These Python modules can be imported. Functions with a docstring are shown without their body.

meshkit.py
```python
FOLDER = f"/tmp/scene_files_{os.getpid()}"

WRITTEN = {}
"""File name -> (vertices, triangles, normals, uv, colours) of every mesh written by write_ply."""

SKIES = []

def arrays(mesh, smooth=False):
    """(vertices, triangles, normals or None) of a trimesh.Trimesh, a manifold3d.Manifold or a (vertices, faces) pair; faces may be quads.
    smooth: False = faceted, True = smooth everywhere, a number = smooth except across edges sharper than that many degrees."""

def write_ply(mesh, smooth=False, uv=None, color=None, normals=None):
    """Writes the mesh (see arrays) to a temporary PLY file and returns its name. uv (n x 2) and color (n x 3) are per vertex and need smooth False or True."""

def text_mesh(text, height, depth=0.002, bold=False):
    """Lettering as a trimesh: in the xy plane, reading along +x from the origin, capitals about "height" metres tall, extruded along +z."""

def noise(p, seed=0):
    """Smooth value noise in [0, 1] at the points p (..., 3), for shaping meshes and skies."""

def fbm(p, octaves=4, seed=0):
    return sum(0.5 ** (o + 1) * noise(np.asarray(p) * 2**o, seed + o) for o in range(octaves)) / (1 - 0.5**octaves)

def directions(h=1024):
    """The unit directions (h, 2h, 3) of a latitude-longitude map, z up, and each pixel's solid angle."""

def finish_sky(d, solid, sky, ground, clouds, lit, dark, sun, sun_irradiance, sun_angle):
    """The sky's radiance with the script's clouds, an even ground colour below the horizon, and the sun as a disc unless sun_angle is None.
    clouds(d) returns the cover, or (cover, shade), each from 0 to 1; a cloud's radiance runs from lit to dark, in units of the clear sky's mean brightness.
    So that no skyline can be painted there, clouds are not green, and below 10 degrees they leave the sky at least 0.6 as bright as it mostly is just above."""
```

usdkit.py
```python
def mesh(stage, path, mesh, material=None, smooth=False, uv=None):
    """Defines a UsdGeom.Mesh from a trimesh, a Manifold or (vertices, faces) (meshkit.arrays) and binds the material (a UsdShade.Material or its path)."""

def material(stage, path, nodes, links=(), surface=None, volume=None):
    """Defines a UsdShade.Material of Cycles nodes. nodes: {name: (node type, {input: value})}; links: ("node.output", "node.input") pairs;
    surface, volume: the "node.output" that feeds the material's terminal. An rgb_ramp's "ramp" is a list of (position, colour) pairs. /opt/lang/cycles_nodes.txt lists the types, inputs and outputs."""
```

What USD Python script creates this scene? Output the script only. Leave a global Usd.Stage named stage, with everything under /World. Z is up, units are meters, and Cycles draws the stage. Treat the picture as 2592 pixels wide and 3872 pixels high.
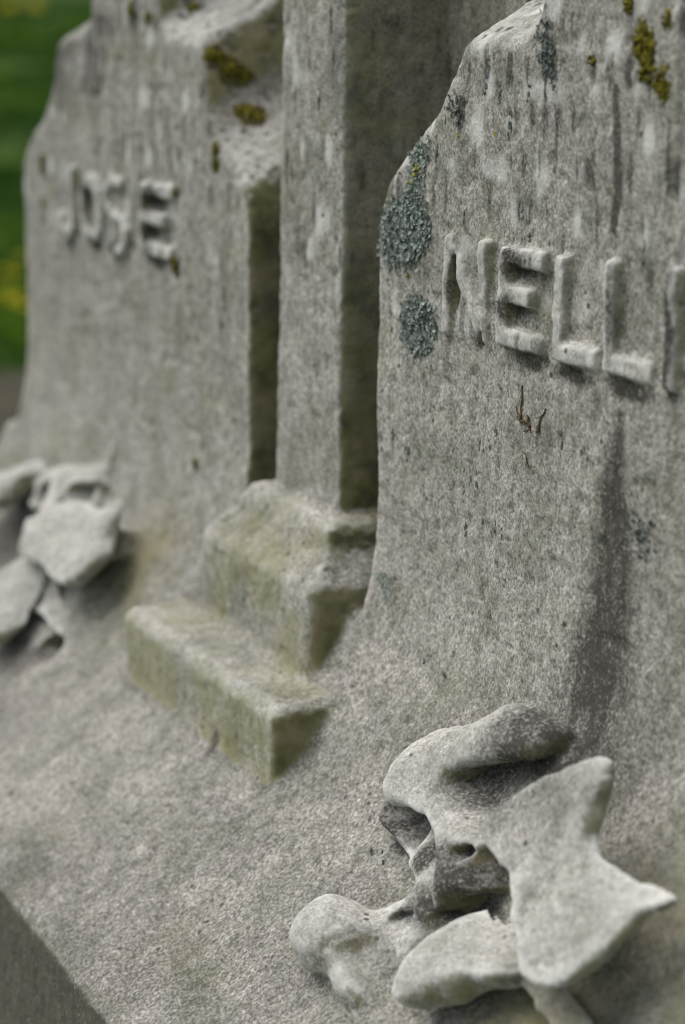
import math, random
import numpy as np
import trimesh
import usdkit, meshkit
from pxr import Usd, UsdGeom, UsdLux, UsdShade, Gf, Sdf, Vt
from scipy import ndimage, sparse
from scipy.interpolate import PchipInterpolator
from shapely.geometry import Polygon, LineString, Point
from shapely.ops import unary_union

stage = Usd.Stage.CreateInMemory()
UsdGeom.SetStageUpAxis(stage, 'Z')
UsdGeom.SetStageMetersPerUnit(stage, 1.0)
UsdGeom.Xform.Define(stage, '/World')
UsdGeom.Scope.Define(stage, '/World/Looks')
OFF = np.array([0, 0, 0.62])          # monument drawing frame (letter line = 0) above the ground

# ---------------------------------------------------------------- camera
cam = UsdGeom.Camera.Define(stage, '/World/camera')
cam.CreateHorizontalApertureAttr(15.8)
cam.CreateVerticalApertureAttr(15.8 * 1024 / 685)
cam.CreateFocalLengthAttr(50.0)
cam.CreateFStopAttr(3.8)
cam.CreateFocusDistanceAttr(1.035)
cam.CreateClippingRangeAttr(Gf.Vec2f(0.05, 500))
cam.CreateExposureAttr(1.86)
RIGHT, DOWN, FWD = (np.array(v) for v in ((0.42435288, 0.90530698, 0.01854484), (0.19953841, -0.07351541, -0.9771284), (-0.88323783, 0.41834765, -0.21183999)))
EYE = np.array([0.8768626, -0.50466308, 0.1151679]) + OFF
m = Gf.Matrix4d(1)
for i, r in enumerate((RIGHT, -DOWN, -FWD, EYE)):
    m.SetRow(i, Gf.Vec4d(*map(float, r), 1.0 if i == 3 else 0.0))
cam.AddTransformOp().Set(m)

# ---------------------------------------------------------------- sky and sun (overcast)
SUN = np.array((-0.36, -0.40, 0.84)); SUN = SUN / np.linalg.norm(SUN)
elev, rot = math.asin(SUN[2]), math.atan2(SUN[0], SUN[1])
dome = UsdLux.DomeLight.Define(stage, '/World/sky')
dome.GetPrim().SetCustomDataByKey('kind', 'structure')
sky_mat = usdkit.material(stage, '/World/Looks/overcast_sky', {
    'sky': ('sky_texture', {'sky_type': 'single_scattering', 'sun_disc': False, 'sun_elevation': elev, 'sun_rotation': rot, 'air_density': 1.0, 'aerosol_density': 2.0}),
    'tc': ('texture_coordinate', {}),
    'nz': ('noise_texture', {'scale': 2.2, 'detail': 6.0, 'roughness': 0.55}),
    'rm': ('rgb_ramp', {'ramp': [(0.3, (1.5, 1.56, 1.66)), (0.7, (2.6, 2.64, 2.72))]}),
    'mx': ('mix_color', {'fac': 0.88}),
    'bg': ('background_shader', {'strength': 0.105}),
}, [('tc.generated', 'nz.vector'), ('nz.fac', 'rm.fac'), ('sky.color', 'mx.a'), ('rm.color', 'mx.b'), ('mx.result', 'bg.color')], surface='bg.background')
UsdShade.MaterialBindingAPI.Apply(dome.GetPrim()).Bind(sky_mat)
sun = UsdLux.DistantLight.Define(stage, '/World/sun')
sun.CreateNormalizeAttr(True); sun.CreateIntensityAttr(0.36); sun.CreateAngleAttr(60.0); sun.CreateColorAttr(Gf.Vec3f(1.0, 0.97, 0.93))
zc = SUN; xc = np.cross([0, 1, 0], zc); xc /= np.linalg.norm(xc); yc = np.cross(zc, xc)
m = Gf.Matrix4d(1)
for i, r in enumerate((xc, yc, zc)):
    m.SetRow(i, Gf.Vec4d(*map(float, r), 0.0))
sun.AddTransformOp().Set(m)

# ---------------------------------------------------------------- traced dimensions, millimetres (x along the face, z up)
G = {
'outR': [[-5.8,135.2],[-29.8,128.5],[-59.2,120.4],[-67.6,113.2],[-69.3,104.9],[-80.0,94.2],[-86.2,81.4],[-106.8,69.8],[-135.3,48.5],[-143.9,38.9],[-146.9,27.4],[-149.3,2.1]],
'outL': [[-621.3,140.5],[-621.6,128.5],[-636.3,119.4],[-676.5,114.6],[-697.4,109.7],[-703.0,97.0],[-714.5,71.2],[-731.3,54.4],[-759.7,40.0],[-777.4,25.7],[-780.7,1.9]],
'Rleaf': [[159.3,-169.4],[136.7,-179.0],[118.3,-190.2],[105.4,-203.5],[99.3,-215.1],[116.3,-221.3],[134.2,-224.2],[146.9,-230.3],[152.5,-237.1],[164.7,-241.4],[174.6,-247.9],[192.4,-248.3],[204.0,-241.1],[215.7,-223.7],[219.2,-211.9],[231.0,-202.3],[202.3,-205.3],[180.1,-207.1],[172.4,-204.2],[167.1,-196.1],[165.3,-186.0],[165.8,-176.0]],
'Rlobe': [[111.0,-285.0],[102.9,-278.9],[96.3,-269.3],[95.2,-259.4],[103.9,-252.9],[122.9,-249.9],[136.9,-247.6],[152.7,-249.8],[161.8,-255.9],[157.6,-263.4],[147.3,-270.8],[134.5,-278.5],[121.8,-284.5]],
'Rtrunk': [[23.2,-224.9],[45.7,-224.0],[75.3,-224.3],[88.5,-229.5],[85.0,-237.2],[90.2,-243.8],[94.2,-249.0],[85.7,-253.6],[80.7,-258.9],[78.4,-263.2],[69.9,-259.8],[64.8,-254.2],[58.7,-246.8],[47.5,-240.8],[36.6,-234.5]],
'Rpetal': [[-9.6,-237.7],[-10.3,-246.1],[-7.5,-252.3],[14.0,-255.4],[33.7,-259.6],[48.6,-261.3],[62.7,-257.7],[40.9,-240.0],[21.4,-228.3],[-3.7,-229.8]],
'Rcup': [[-2.4,-224.5],[28.5,-206.8],[52.5,-192.9],[81.6,-186.4],[98.1,-195.0],[94.0,-213.1],[79.1,-226.9],[40.7,-229.3],[10.8,-228.6]],
'RcupC': [[5.9,-221.0],[25.5,-209.5],[57.7,-195.4],[77.4,-193.9]],
'RcupH': [[51.0,-217.9]],
'Rhollow': [[36.4,-220.8],[39.8,-211.7],[57.6,-203.4],[78.8,-196.3],[107.4,-189.1],[116.8,-196.5],[101.5,-216.0],[83.6,-226.1],[64.2,-225.3]],
'Rtop': [[11.3,-226.3],[31.2,-226.2],[72.0,-227.9]],
'Rarm': [[66.6,-267.0],[68.5,-273.4],[70.9,-279.5]],
'Rbud': [[34.3,-287.4]],
'Rbud2': [[59.9,-295.4]],
'Rfill': [[56.9,-284.7]],
'Rbudh': [[80.8,-278.3]],
'Rstem': [[43.0,-278.5],[48.0,-271.6],[58.9,-259.9]],
'Rstem2': [[157.2,-259.2],[175.5,-262.4],[197.0,-267.1]],
'Rpits': [[25.1,-246.2],[9.8,-239.0],[63.8,-241.8],[38.3,-230.6],[59.7,-249.9],[24.4,-256.5]],
'Rpits2': [[77.2,-235.9],[52.4,-225.3]],
'Lleaf': [[-576.5,-220.4],[-564.3,-222.1],[-553.3,-232.4],[-541.3,-237.3],[-499.5,-235.9],[-454.9,-238.6],[-439.1,-231.5],[-432.7,-222.9],[-431.8,-215.4],[-442.7,-205.2],[-455.3,-191.8],[-480.9,-193.7],[-510.9,-195.8],[-530.6,-199.6],[-541.2,-201.6],[-553.6,-208.5],[-560.9,-214.4]],
'Ltop': [[-647.3,-206.0],[-638.9,-198.1],[-615.3,-192.2],[-589.0,-188.4],[-558.1,-189.6],[-541.3,-195.6],[-513.1,-202.1],[-564.5,-213.0],[-620.4,-223.7],[-650.5,-222.3],[-636.0,-218.0]],
'Lneck': [[-597.9,-196.7],[-562.3,-212.9]],
'Lholes': [[-605.9,-208.9],[-539.9,-198.8],[-588.4,-216.6]],
'Llobe': [[-711.9,-215.4],[-695.2,-207.5],[-657.8,-195.1],[-639.8,-197.6],[-640.0,-205.9],[-648.7,-222.2],[-669.1,-231.5]],
'Llow': [[-584.4,-270.5],[-574.1,-255.2],[-558.6,-243.5],[-533.8,-247.3],[-519.2,-255.2],[-500.4,-266.1],[-492.1,-277.1],[-504.4,-286.1]],
'Lstem': [[-530.0,-256.0],[-490.0,-265.5],[-461.6,-270.0],[-431.6,-276.3]],
'Lstem2': [[-492.5,-249.4],[-472.7,-261.8],[-438.8,-270.3]],
'Lstem3': [[-534.4,-270.2],[-494.9,-265.6]],
'Lhole': [[-464.5,-286.2]],
'Lridge': [[-564.0,-168.5],[-558.1,-189.2],[-547.3,-205.5]],
'E': [[-11.1,22.8],[23.3,22.0],[24.7,-21.7],[-10.1,-22.3]],
'L': [[40.6,23.7],[39.5,-21.7],[72.0,-21.1]],
'L2': [[84.8,26.9],[83.7,-19.4],[115.6,-20.5]],
'I': [[132.5,27.9],[132.3,-22.6]],
'N': [[-60.5,23.6],[-59.8,-23.5],[-31.6,21.9],[-32.8,-26.4]],
'J': [[-651.5,16.7],[-668.1,-30.8],[-642.5,-26.9]],
'O': [[-635.0,-7.4],[-578.9,-3.1],[-602.2,21.3],[-609.9,-30.3]],
'S': [[-574.2,-2.8],[-537.8,-3.0],[-551.0,22.9],[-558.8,-27.2]],
'LE': [[-498.5,21.8],[-453.2,21.9],[-498.7,-26.1],[-445.1,-24.5]],
'lich1': [[-144.3,25.3],[-134.4,32.9],[-122.1,38.7],[-110.0,41.3],[-97.6,35.6],[-92.2,25.1],[-96.3,13.8],[-108.1,7.2],[-130.3,2.8],[-142.5,9.6]],
'lich1b': [[-113.6,60.8],[-104.2,67.8],[-94.7,67.1],[-96.5,57.4],[-100.6,46.3],[-112.4,40.0],[-117.5,43.0]],
'lich2': [[-119.1,-17.5],[-104.5,-11.3],[-90.0,-13.0],[-82.2,-24.2],[-88.7,-35.0],[-103.0,-39.2],[-115.6,-35.2]],
'lich3': [[12.7,123.6],[19.3,123.6],[23.8,114.1],[25.9,102.7],[21.1,99.8],[13.8,110.2]],
'lich4': [[-72.9,90.2],[-66.2,91.5],[-64.8,83.2],[-67.7,78.9],[-73.5,83.9]],
'lich5': [[-136.5,-162.9],[-126.0,-162.8],[-114.2,-166.0],[-118.2,-173.9],[-129.2,-173.0]],
'lich6': [[106.5,-84.7],[116.7,-83.6],[119.1,-91.7],[112.6,-96.0],[107.1,-91.4]],
'yel': [[-107.2,53.5],[-110.4,47.8],[-103.3,50.5],[-31.5,74.3],[-115.0,-1.3],[-65.9,71.7]],
'moss': [[97.4,115.8],[113.4,101.9],[55.9,110.4],[82.6,132.7],[114.3,126.4],[-366.8,97.1],[-349.3,88.5],[-325.2,72.1],[-380.1,45.4],[-534.9,134.1],[-418.2,134.8],[-500.9,128.3],[-450.3,17.9],[-451.6,-28.9],[-735.8,19.7],[-733.6,-9.9],[-410.1,-152.5]],
'root': [[5.7,-39.9],[5.2,-49.3],[4.1,-57.1],[13.0,-56.3],[14.6,-61.2],[11.2,-53.5],[27.6,-47.8],[22.6,-54.7],[21.4,-59.6],[-0.5,-51.2],[4.8,-55.6],[9.2,-71.5],[13.8,-77.5]],
'specks': [[-29.6,-76.2],[-28.5,-111.8],[-15.3,-111.9],[-3.4,-137.3],[-34.1,-74.2],[-125.5,-86.1],[-110.0,-91.1],[-43.0,-95.0],[-36.4,-92.7],[-49.4,-102.9],[-45.9,-121.0],[-8.6,-115.2],[-68.4,-194.6],[-43.4,-195.7],[-15.0,-156.8],[-7.3,-267.4],[4.8,-267.5],[104.9,31.5],[-17.0,81.5],[-7.1,42.3],[-2.8,38.6],[-11.1,26.8],[-59.0,33.2],[-40.4,98.3],[-27.3,92.6],[-39.6,54.4],[-79.1,79.5],[13.3,116.9],[1.1,95.4],[-87.3,62.2],[25.0,88.3],[42.4,-61.5],[-18.3,-68.9],[-51.4,-70.2],[-223.3,83.9],[-303.3,-127.2],[-252.2,-201.7],[-50.0,-91.9],[-117.9,-163.3],[-112.6,-90.9],[4.0,28.1],[7.4,-73.9]],
'streak1': [[90.4,-39.7],[92.3,-53.7],[90.4,-73.5],[90.9,-94.9],[88.2,-119.2],[88.2,-145.1],[81.4,-170.9],[86.0,-189.4]],
'streak2': [[78.0,98.4],[79.0,74.6],[81.8,54.5],[78.5,39.3]],
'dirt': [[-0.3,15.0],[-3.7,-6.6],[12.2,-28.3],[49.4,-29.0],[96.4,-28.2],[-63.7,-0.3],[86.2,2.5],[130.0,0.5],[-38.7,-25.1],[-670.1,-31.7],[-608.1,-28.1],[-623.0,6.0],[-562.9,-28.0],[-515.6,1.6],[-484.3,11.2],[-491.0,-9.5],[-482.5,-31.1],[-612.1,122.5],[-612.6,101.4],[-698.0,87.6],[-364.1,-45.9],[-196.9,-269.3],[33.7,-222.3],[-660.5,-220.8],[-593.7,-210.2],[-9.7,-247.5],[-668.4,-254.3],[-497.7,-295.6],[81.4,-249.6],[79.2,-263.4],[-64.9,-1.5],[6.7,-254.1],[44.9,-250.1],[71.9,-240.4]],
'chk': [[25.3,134.9],[34.2,20.0]],
'moss3': [[97.4,0.1,115.8],[112.6,0.5,101.9],[55.5,0.2,110.4],[84.3,-1.1,132.6],[114.1,0.2,126.4],[-402.5,14.5,96.6],[-397.0,19.7,87.4],[-379.4,22.8,70.1],[-378.2,-0.8,45.5],[-532.3,-0.9,134.0],[-476.9,22.9,135.7],[-495.0,-2.1,128.3],[-447.4,-1.1,18.1],[-448.2,-1.3,-28.5],[-733.5,-0.7,19.8],[-734.7,0.4,-10.0],[-405.4,-3.4,-151.5]],
}
G = {k: np.array(v) / 1000.0 for k, v in G.items()}

# ---------------------------------------------------------------- helpers
taken = {}
def numbered(path):
    n = taken.get(path, 0); taken[path] = n + 1
    return path if n == 0 else f'{path}_{n:03d}'

def tag(prim, label=None, cat=None, group=None, kind=None):
    for k, v in (('label', label), ('category', cat), ('group', group), ('kind', kind)):
        if v: prim.SetCustomDataByKey(k, v)
    return prim

def thing(name, loc, label=None, cat=None, group=None, kind=None):
    x = UsdGeom.Xform.Define(stage, numbered('/World/' + name)); x.AddTranslateOp().Set(Gf.Vec3d(*map(float, loc)))
    return tag(x.GetPrim(), label, cat, group, kind)

def raw_mesh(path, v, f, n=None, mat=None, pv=None):
    me = UsdGeom.Mesh.Define(stage, path)
    me.CreatePointsAttr(Vt.Vec3fArray.FromNumpy(np.ascontiguousarray(v, np.float32)))
    me.CreateFaceVertexCountsAttr(Vt.IntArray.FromNumpy(np.full(len(f), f.shape[1], np.int32)))
    me.CreateFaceVertexIndicesAttr(Vt.IntArray.FromNumpy(np.ascontiguousarray(f, np.int32).ravel()))
    me.CreateSubdivisionSchemeAttr('none')
    if n is not None:
        me.CreateNormalsAttr(Vt.Vec3fArray.FromNumpy(np.ascontiguousarray(n, np.float32))); me.SetNormalsInterpolation('vertex')
    for k, a in (pv or {}).items():
        UsdGeom.PrimvarsAPI(me).CreatePrimvar(k, Sdf.ValueTypeNames.FloatArray, 'vertex').Set(Vt.FloatArray.FromNumpy(np.ascontiguousarray(a, np.float32)))
    if mat is not None:
        UsdShade.MaterialBindingAPI.Apply(me.GetPrim()).Bind(mat)
    return me.GetPrim()

def vnormals(v, f):
    n = np.zeros_like(v)
    tri = f if f.shape[1] == 3 else np.vstack([f[:, [0, 1, 2]], f[:, [0, 2, 3]]])
    c = np.cross(v[tri[:, 1]] - v[tri[:, 0]], v[tri[:, 2]] - v[tri[:, 0]])
    for k in range(3):
        for a in range(3):
            n[:, a] += np.bincount(tri[:, k], c[:, a], len(v))
    return n / np.maximum(np.linalg.norm(n, axis=1, keepdims=True), 1e-20)

def smin(a, b, k):
    h = np.maximum(k - np.abs(a - b), 0) / k
    return np.minimum(a, b) - h * h * k * 0.25
def smax(a, b, k): return -smin(-a, -b, k)
def rmax(a, b, r):                                   # intersection with a true round edge of radius r
    return np.minimum(np.maximum(a, b), -r) + np.hypot(np.maximum(a + r, 0), np.maximum(b + r, 0))

class Poly2D:                                        # signed distance of a flat outline, looked up on a grid
    def __init__(self, shape, res=0.0006, pad=0.02, soft=1.6):
        x0, z0, x1, z1 = shape.bounds
        self.lo = np.array([x0 - pad, z0 - pad]); self.res = res
        nx, nz = int((x1 - x0 + 2 * pad) / res) + 2, int((z1 - z0 + 2 * pad) / res) + 2
        from PIL import Image, ImageDraw
        im = Image.new('1', (nx, nz)); dr = ImageDraw.Draw(im)
        for g in getattr(shape, 'geoms', [shape]):
            dr.polygon([tuple((np.array(c) - self.lo) / res) for c in g.exterior.coords], fill=1)
            for hole in g.interiors:
                dr.polygon([tuple((np.array(c) - self.lo) / res) for c in hole.coords], fill=0)
        a = np.asarray(im)
        d = (ndimage.distance_transform_edt(~a) - ndimage.distance_transform_edt(a)) * res
        self.g = ndimage.gaussian_filter(d, soft).astype(np.float32)
        self.bounds = (x0, z0, x1, z1)
    def __call__(self, x, z):
        i = (z - self.lo[1]) / self.res; j = (x - self.lo[0]) / self.res
        return ndimage.map_coordinates(self.g, [i, j], order=1, mode='nearest')

def smooth_poly(pts, r=0.0):
    pts = np.asarray(pts); n = len(pts); out = []
    for i in range(n):                               # closed Catmull-Rom
        p0, p1, p2, p3 = pts[i - 1], pts[i], pts[(i + 1) % n], pts[(i + 2) % n]
        for t in np.linspace(0, 1, 6, endpoint=False):
            out.append(0.5 * (2 * p1 + (p2 - p0) * t + (2 * p0 - 5 * p1 + 4 * p2 - p3) * t * t + (3 * p1 - p0 - 3 * p2 + p3) * t ** 3))
    s = Polygon(out).buffer(0)
    s = max(getattr(s, 'geoms', [s]), key=lambda g: g.area)
    return s.buffer(-r).buffer(r) if r else s

# ---------------------------------------------------------------- the stone's section: upright face, cove, sloping foot
_Z = np.array([-.352, -.348, -.327, -.300, -.271, -.254, -.226, -.215, -.203, -.187, -.163, -.146, -.127, .6])
_Y = np.array([-.186, -.183, -.147, -.108, -.070, -.052, -.033, -.024, -.016, -.009, -.003, -.001, 0, 0])
_zz = np.linspace(-.352, .6, 4000); _yy = PchipInterpolator(_Z, _Y)(_zz)
_cc = 1 / np.sqrt(1 + ndimage.gaussian_filter1d(np.gradient(_yy, _zz), 8) ** 2)
def prof(z): return np.interp(z, _zz, _yy)
def cosf(z): return np.interp(z, _zz, _cc)

CL, CR = -.555, .081                                 # tablet centres
HALF_L = np.array([(.229, -.2), (.229, .000), (.2265, .014), (.222, .0265), (.205, .040), (.180, .052), (.1595, .071), (.150, .092), (.1445, .107), (.139, .1125), (.121, .1150), (.085, .1185), (.070, .1255), (.067, .140), (.066, .34)])
HALF_R = np.array([(.229, -.2), (.229, .010), (.2275, .028), (.2249, .039), (.2163, .0485), (.1878, .0698), (.1672, .0820), (.161, .0942), (.152, .105), (.1480, .113), (.140, .1160), (.088, .1185), (.075, .1245), (.071, .140), (.070, .34)])
def tablet_outline(c, half):
    r = np.c_[c + half[:, 0], half[:, 1]]; l = np.c_[c - half[:, 0], half[:, 1]]
    return Polygon(np.vstack([r, l[::-1]]))
mask_shape = unary_union([tablet_outline(CL, HALF_L), tablet_outline(CR, HALF_R), Polygon([(-.81, -.75), (.335, -.75), (.335, -.19), (-.81, -.19)])])
MASK = Poly2D(mask_shape, 0.001, 0.06, 3.0)

def box_top(x, y, z, x0, x1, yf, yb, zt, zb, re, rt):
    dx = np.abs(x - (x0 + x1) / 2) - (x1 - x0) / 2
    side = rmax(dx, yf - y, re)
    d = rmax(side, z - zt, rt)
    return np.maximum(np.maximum(d, zb - z), y - yb)

WOB = ndimage.gaussian_filter(np.random.default_rng(5).normal(size=(96, 96, 96)), 1.9, mode='wrap').astype(np.float32)
WOB *= .19 / WOB.std()
def wob(x, y, z, s, seed):                            # slow unevenness of hand-cut, weathered faces
    k = s * 4.0; o = seed * 7.3
    return ndimage.map_coordinates(WOB, [x * k + o, y * k + 2 * o, z * k + 3 * o], order=1, mode='grid-wrap')

def ell(p, c, r, yaw=0.0):                            # ellipsoid in (x, z, h)
    q = [a - b for a, b in zip(p, c)]
    if yaw:
        ca, sa = math.cos(yaw), math.sin(yaw); q = [q[0] * ca + q[1] * sa, -q[0] * sa + q[1] * ca, q[2]]
    k0 = np.sqrt(sum((a / b) ** 2 for a, b in zip(q, r))); k1 = np.sqrt(sum((a / (b * b)) ** 2 for a, b in zip(q, r)))
    return k0 * (k0 - 1) / np.maximum(k1, 1e-9)

def ellw(p, c, r):                                    # the same, upright in space; c still given as (x, z, h)
    q = (p[0] - c[0], p[3] - (prof(c[1]) - c[2]), p[1] - c[1])
    k0 = np.sqrt(sum((a / b) ** 2 for a, b in zip(q, r))); k1 = np.sqrt(sum((a / (b * b)) ** 2 for a, b in zip(q, r)))
    return k0 * (k0 - 1) / np.maximum(k1, 1e-9)

def caps(p, a, b, ra, rb):
    a, b = np.array(a), np.array(b); ab = b - a
    t = np.clip(sum((p[i] - a[i]) * ab[i] for i in range(3)) / (ab @ ab), 0, 1)
    return np.sqrt(sum((p[i] - a[i] - t * ab[i]) ** 2 for i in range(3))) - (ra + (rb - ra) * t)

def chain(p, pts, rs):
    d = caps(p, pts[0], pts[1], rs[0], rs[1])
    for i in range(1, len(pts) - 1):
        d = smin(d, caps(p, pts[i], pts[i + 1], rs[i], rs[i + 1]), .004)
    return d

def plate(p, poly, h, r, dome=0.0, w=.012, bottom=-.01, tilt=(0, 0), c=(0, 0), edge=None, cut=.016):
    d2 = poly(p[0], p[1])
    H = h + dome * (1 - np.exp(np.minimum(d2, 0) / w)) + tilt[0] * (p[0] - c[0]) + tilt[1] * (p[1] - c[1])
    if edge is not None:                              # a leaf proper: thin rim, undercut behind
        d2 = (d2 + np.clip((H - p[2] - edge) * 1.3, 0, cut)) * .75
    return np.maximum(rmax(d2, (p[2] - H) * .85, r), bottom - p[2])

def at(name, i, h): return (G[name][i][0], G[name][i][1], h)

PRIMS = []                                            # (key, bounds, function(x, y, z))
def prim(key, lo, hi, fn): PRIMS.append((key, np.array(lo) - .03, np.array(hi) + .03, fn))
def hprim(key, xz, hmax, fn, pad=.0):                 # a carving that stands on the face; fn gets (x, z, height off the face)
    x0, z0, x1, z1 = xz
    y0 = min(prof(z0 - pad), prof(z1)) - hmax
    prim(key, (x0 - pad, y0, z0 - pad), (x1 + pad, max(prof(z1 + pad), 0) + .02, z1 + pad), (lambda x, y, z: fn((x, z, prof(z) - y, y)) + wob(x, y, z, 48, 17) * .0042 + wob(x, y, z, 120, 18) * .0016) if key[:2] in ('R_', 'L_') else (lambda x, y, z: fn((x, z, prof(z) - y, y))))

# letters, raised capitals worn by the weather
def strokes(*lines, w=.0078):
    return unary_union([LineString(l).buffer(w / 2, cap_style='flat' if len(l) == 2 else 'round', join_style='mitre') for l in lines])
def letter_shape(ch, x0, x1, z0, z1, w=.0078):
    a = w / 2; X0, X1, Z0, Z1 = x0 + a, x1 - a, z0 + a, z1 - a; zm = (z0 + z1) / 2 + .001; xm = (x0 + x1) / 2
    if ch == 'E': return strokes([(X0, z0), (X0, z1)], [(x0, Z0), (x1, Z0)], [(x0, Z1), (x1, Z1)], [(x0, zm), (x1 - .010, zm)], w=w)
    if ch == 'L': return strokes([(X0, z0), (X0, z1)], [(x0, Z0), (x1, Z0)], w=w)
    if ch == 'I': return strokes([(xm, z0), (xm, z1)], w=w)
    if ch == 'N': return strokes([(X0, z0), (X0, z1)], [(X1, z0), (X1, z1)], [(X0, Z1), (xm, zm), (X1, Z0)], w=w)
    if ch == 'O':
        t = np.linspace(0, 2 * np.pi, 40)[:-1]
        o = Polygon(np.c_[xm + (x1 - x0) / 2 * np.cos(t), (z0 + z1) / 2 + (z1 - z0) / 2 * np.sin(t)])
        return o.difference(Polygon(np.c_[xm + ((x1 - x0) / 2 - w) * np.cos(t), (z0 + z1) / 2 + ((z1 - z0) / 2 - w) * np.sin(t)]))
    if ch == 'J':
        t = np.linspace(0, -np.pi * .95, 14); rx, rz = (X1 - X0) / 2, .012
        return strokes([(X1, z1), (X1, Z0 + rz)] + [(X0 + rx + rx * math.cos(s), Z0 + rz + rz * math.sin(s)) for s in t], w=w)
    if ch == 'S':
        rx, rz = (X1 - X0) / 2, (Z1 - Z0) / 4; c1, c2 = Z1 - rz, Z0 + rz
        p = [(xm + rx * math.cos(s), c1 + rz * math.sin(s)) for s in np.linspace(1.15, 1.5 * np.pi, 18)]
        p += [(xm + rx * math.cos(s), c2 + rz * math.sin(s)) for s in np.linspace(.5 * np.pi, -np.pi + 1.0, 18)]
        return strokes(p, w=w)
LETTERS = []                                          # (character, tablet, x0, x1, z0, z1, height)
for ch, x0, x1, z0, z1, h, w in (('J', -.683, -.648, -.030, .019, .0055, .0090), ('O', -.636, -.586, -.030, .021, .0052, .0095), ('S', -.584, -.532, -.033, .022, .0050, .0070), ('E', -.503, -.450, -.026, .022, .0060, .0085)):
    LETTERS.append((ch, 0, Poly2D(letter_shape(ch, x0, x1, z0, z1, w).buffer(-.0012).buffer(.0012)), h))
for ch, x0, x1, z0, z1, h, w in (('N', -.073, -.029, -.025, .024, .0030, .0080), ('E', -.0130, .0250, -.0230, .0240, .0048, .0084), ('L', .0370, .0730, -.0230, .0245, .0044, .0084), ('L', .0810, .1170, -.0225, .0265, .0048, .0084), ('I', .1270, .1370, -.0235, .028, .0052, .0088), ('E', .150, .185, -.023, .027, .0055, .0075)):
    LETTERS.append((ch, 1, Poly2D(letter_shape(ch, x0, x1, z0, z1, w).buffer(-.0012).buffer(.0012)), h))

def body(x, y, z):
    w = wob(x, y, z, 14, 3) * .004 + wob(x, y, z, 45, 4) * .0014
    w = w * np.interp(z, [-.345, -.29], [.2, 1.0])
    front = (prof(z) - y) * cosf(z) + w
    zr = z - .6 * np.clip(y, 0, .07) * np.clip(z / .02 + .5, 0, 1)      # the shoulder tops rise towards the back
    d = rmax(front, MASK(x, zr) + w * .4 + wob(x, y, z, 90, 5) * .0009, .005)
    # hollow between the tablets, closed by a panel at the back
    return np.maximum(np.maximum(d, y - .15), -.75 - z)
prim('body', (-.9, -.3, -.8), (.4, .2, .4), body)
prim('panel', (-.36, .03, -.3), (-.11, .17, .4), lambda x, y, z: np.maximum(np.maximum(np.abs(x + .237) - .12, .062 - y + wob(x, y, z, 30, 9) * .01), np.maximum(np.maximum(y - .14, z - .33), -.3 - z)))
prim('column', (-.29, -.01, -.25), (-.18, .13, .37), lambda x, y, z: box_top(x, y, z, -.2815 + .006 * (z + .13), -.1925 - .004 * (z + .13), -.001 + wob(x, y, z, 20, 11) * .0025, .12, .36, -.25, .0045, .01) + wob(x, y, z, 70, 12) * .0009)
prim('column_base', (-.33, -.035, -.26), (-.15, .06, -.13), lambda x, y, z: smin(smin(box_top(x, y, z, -.319, -.1580, -.0325, .06, -.1560, -.26, .008, .031), box_top(x, y, z, -.3175, -.1590, -.0315, .06, -.175, -.26, .005, .004), .010), box_top(x, y, z, -.299, -.175, -.0165, .06, -.1415, -.2, .008, .012), .012) + wob(x, y, z, 40, 13) * .0025 + wob(x, y, z, 14, 15) * .003)
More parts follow.
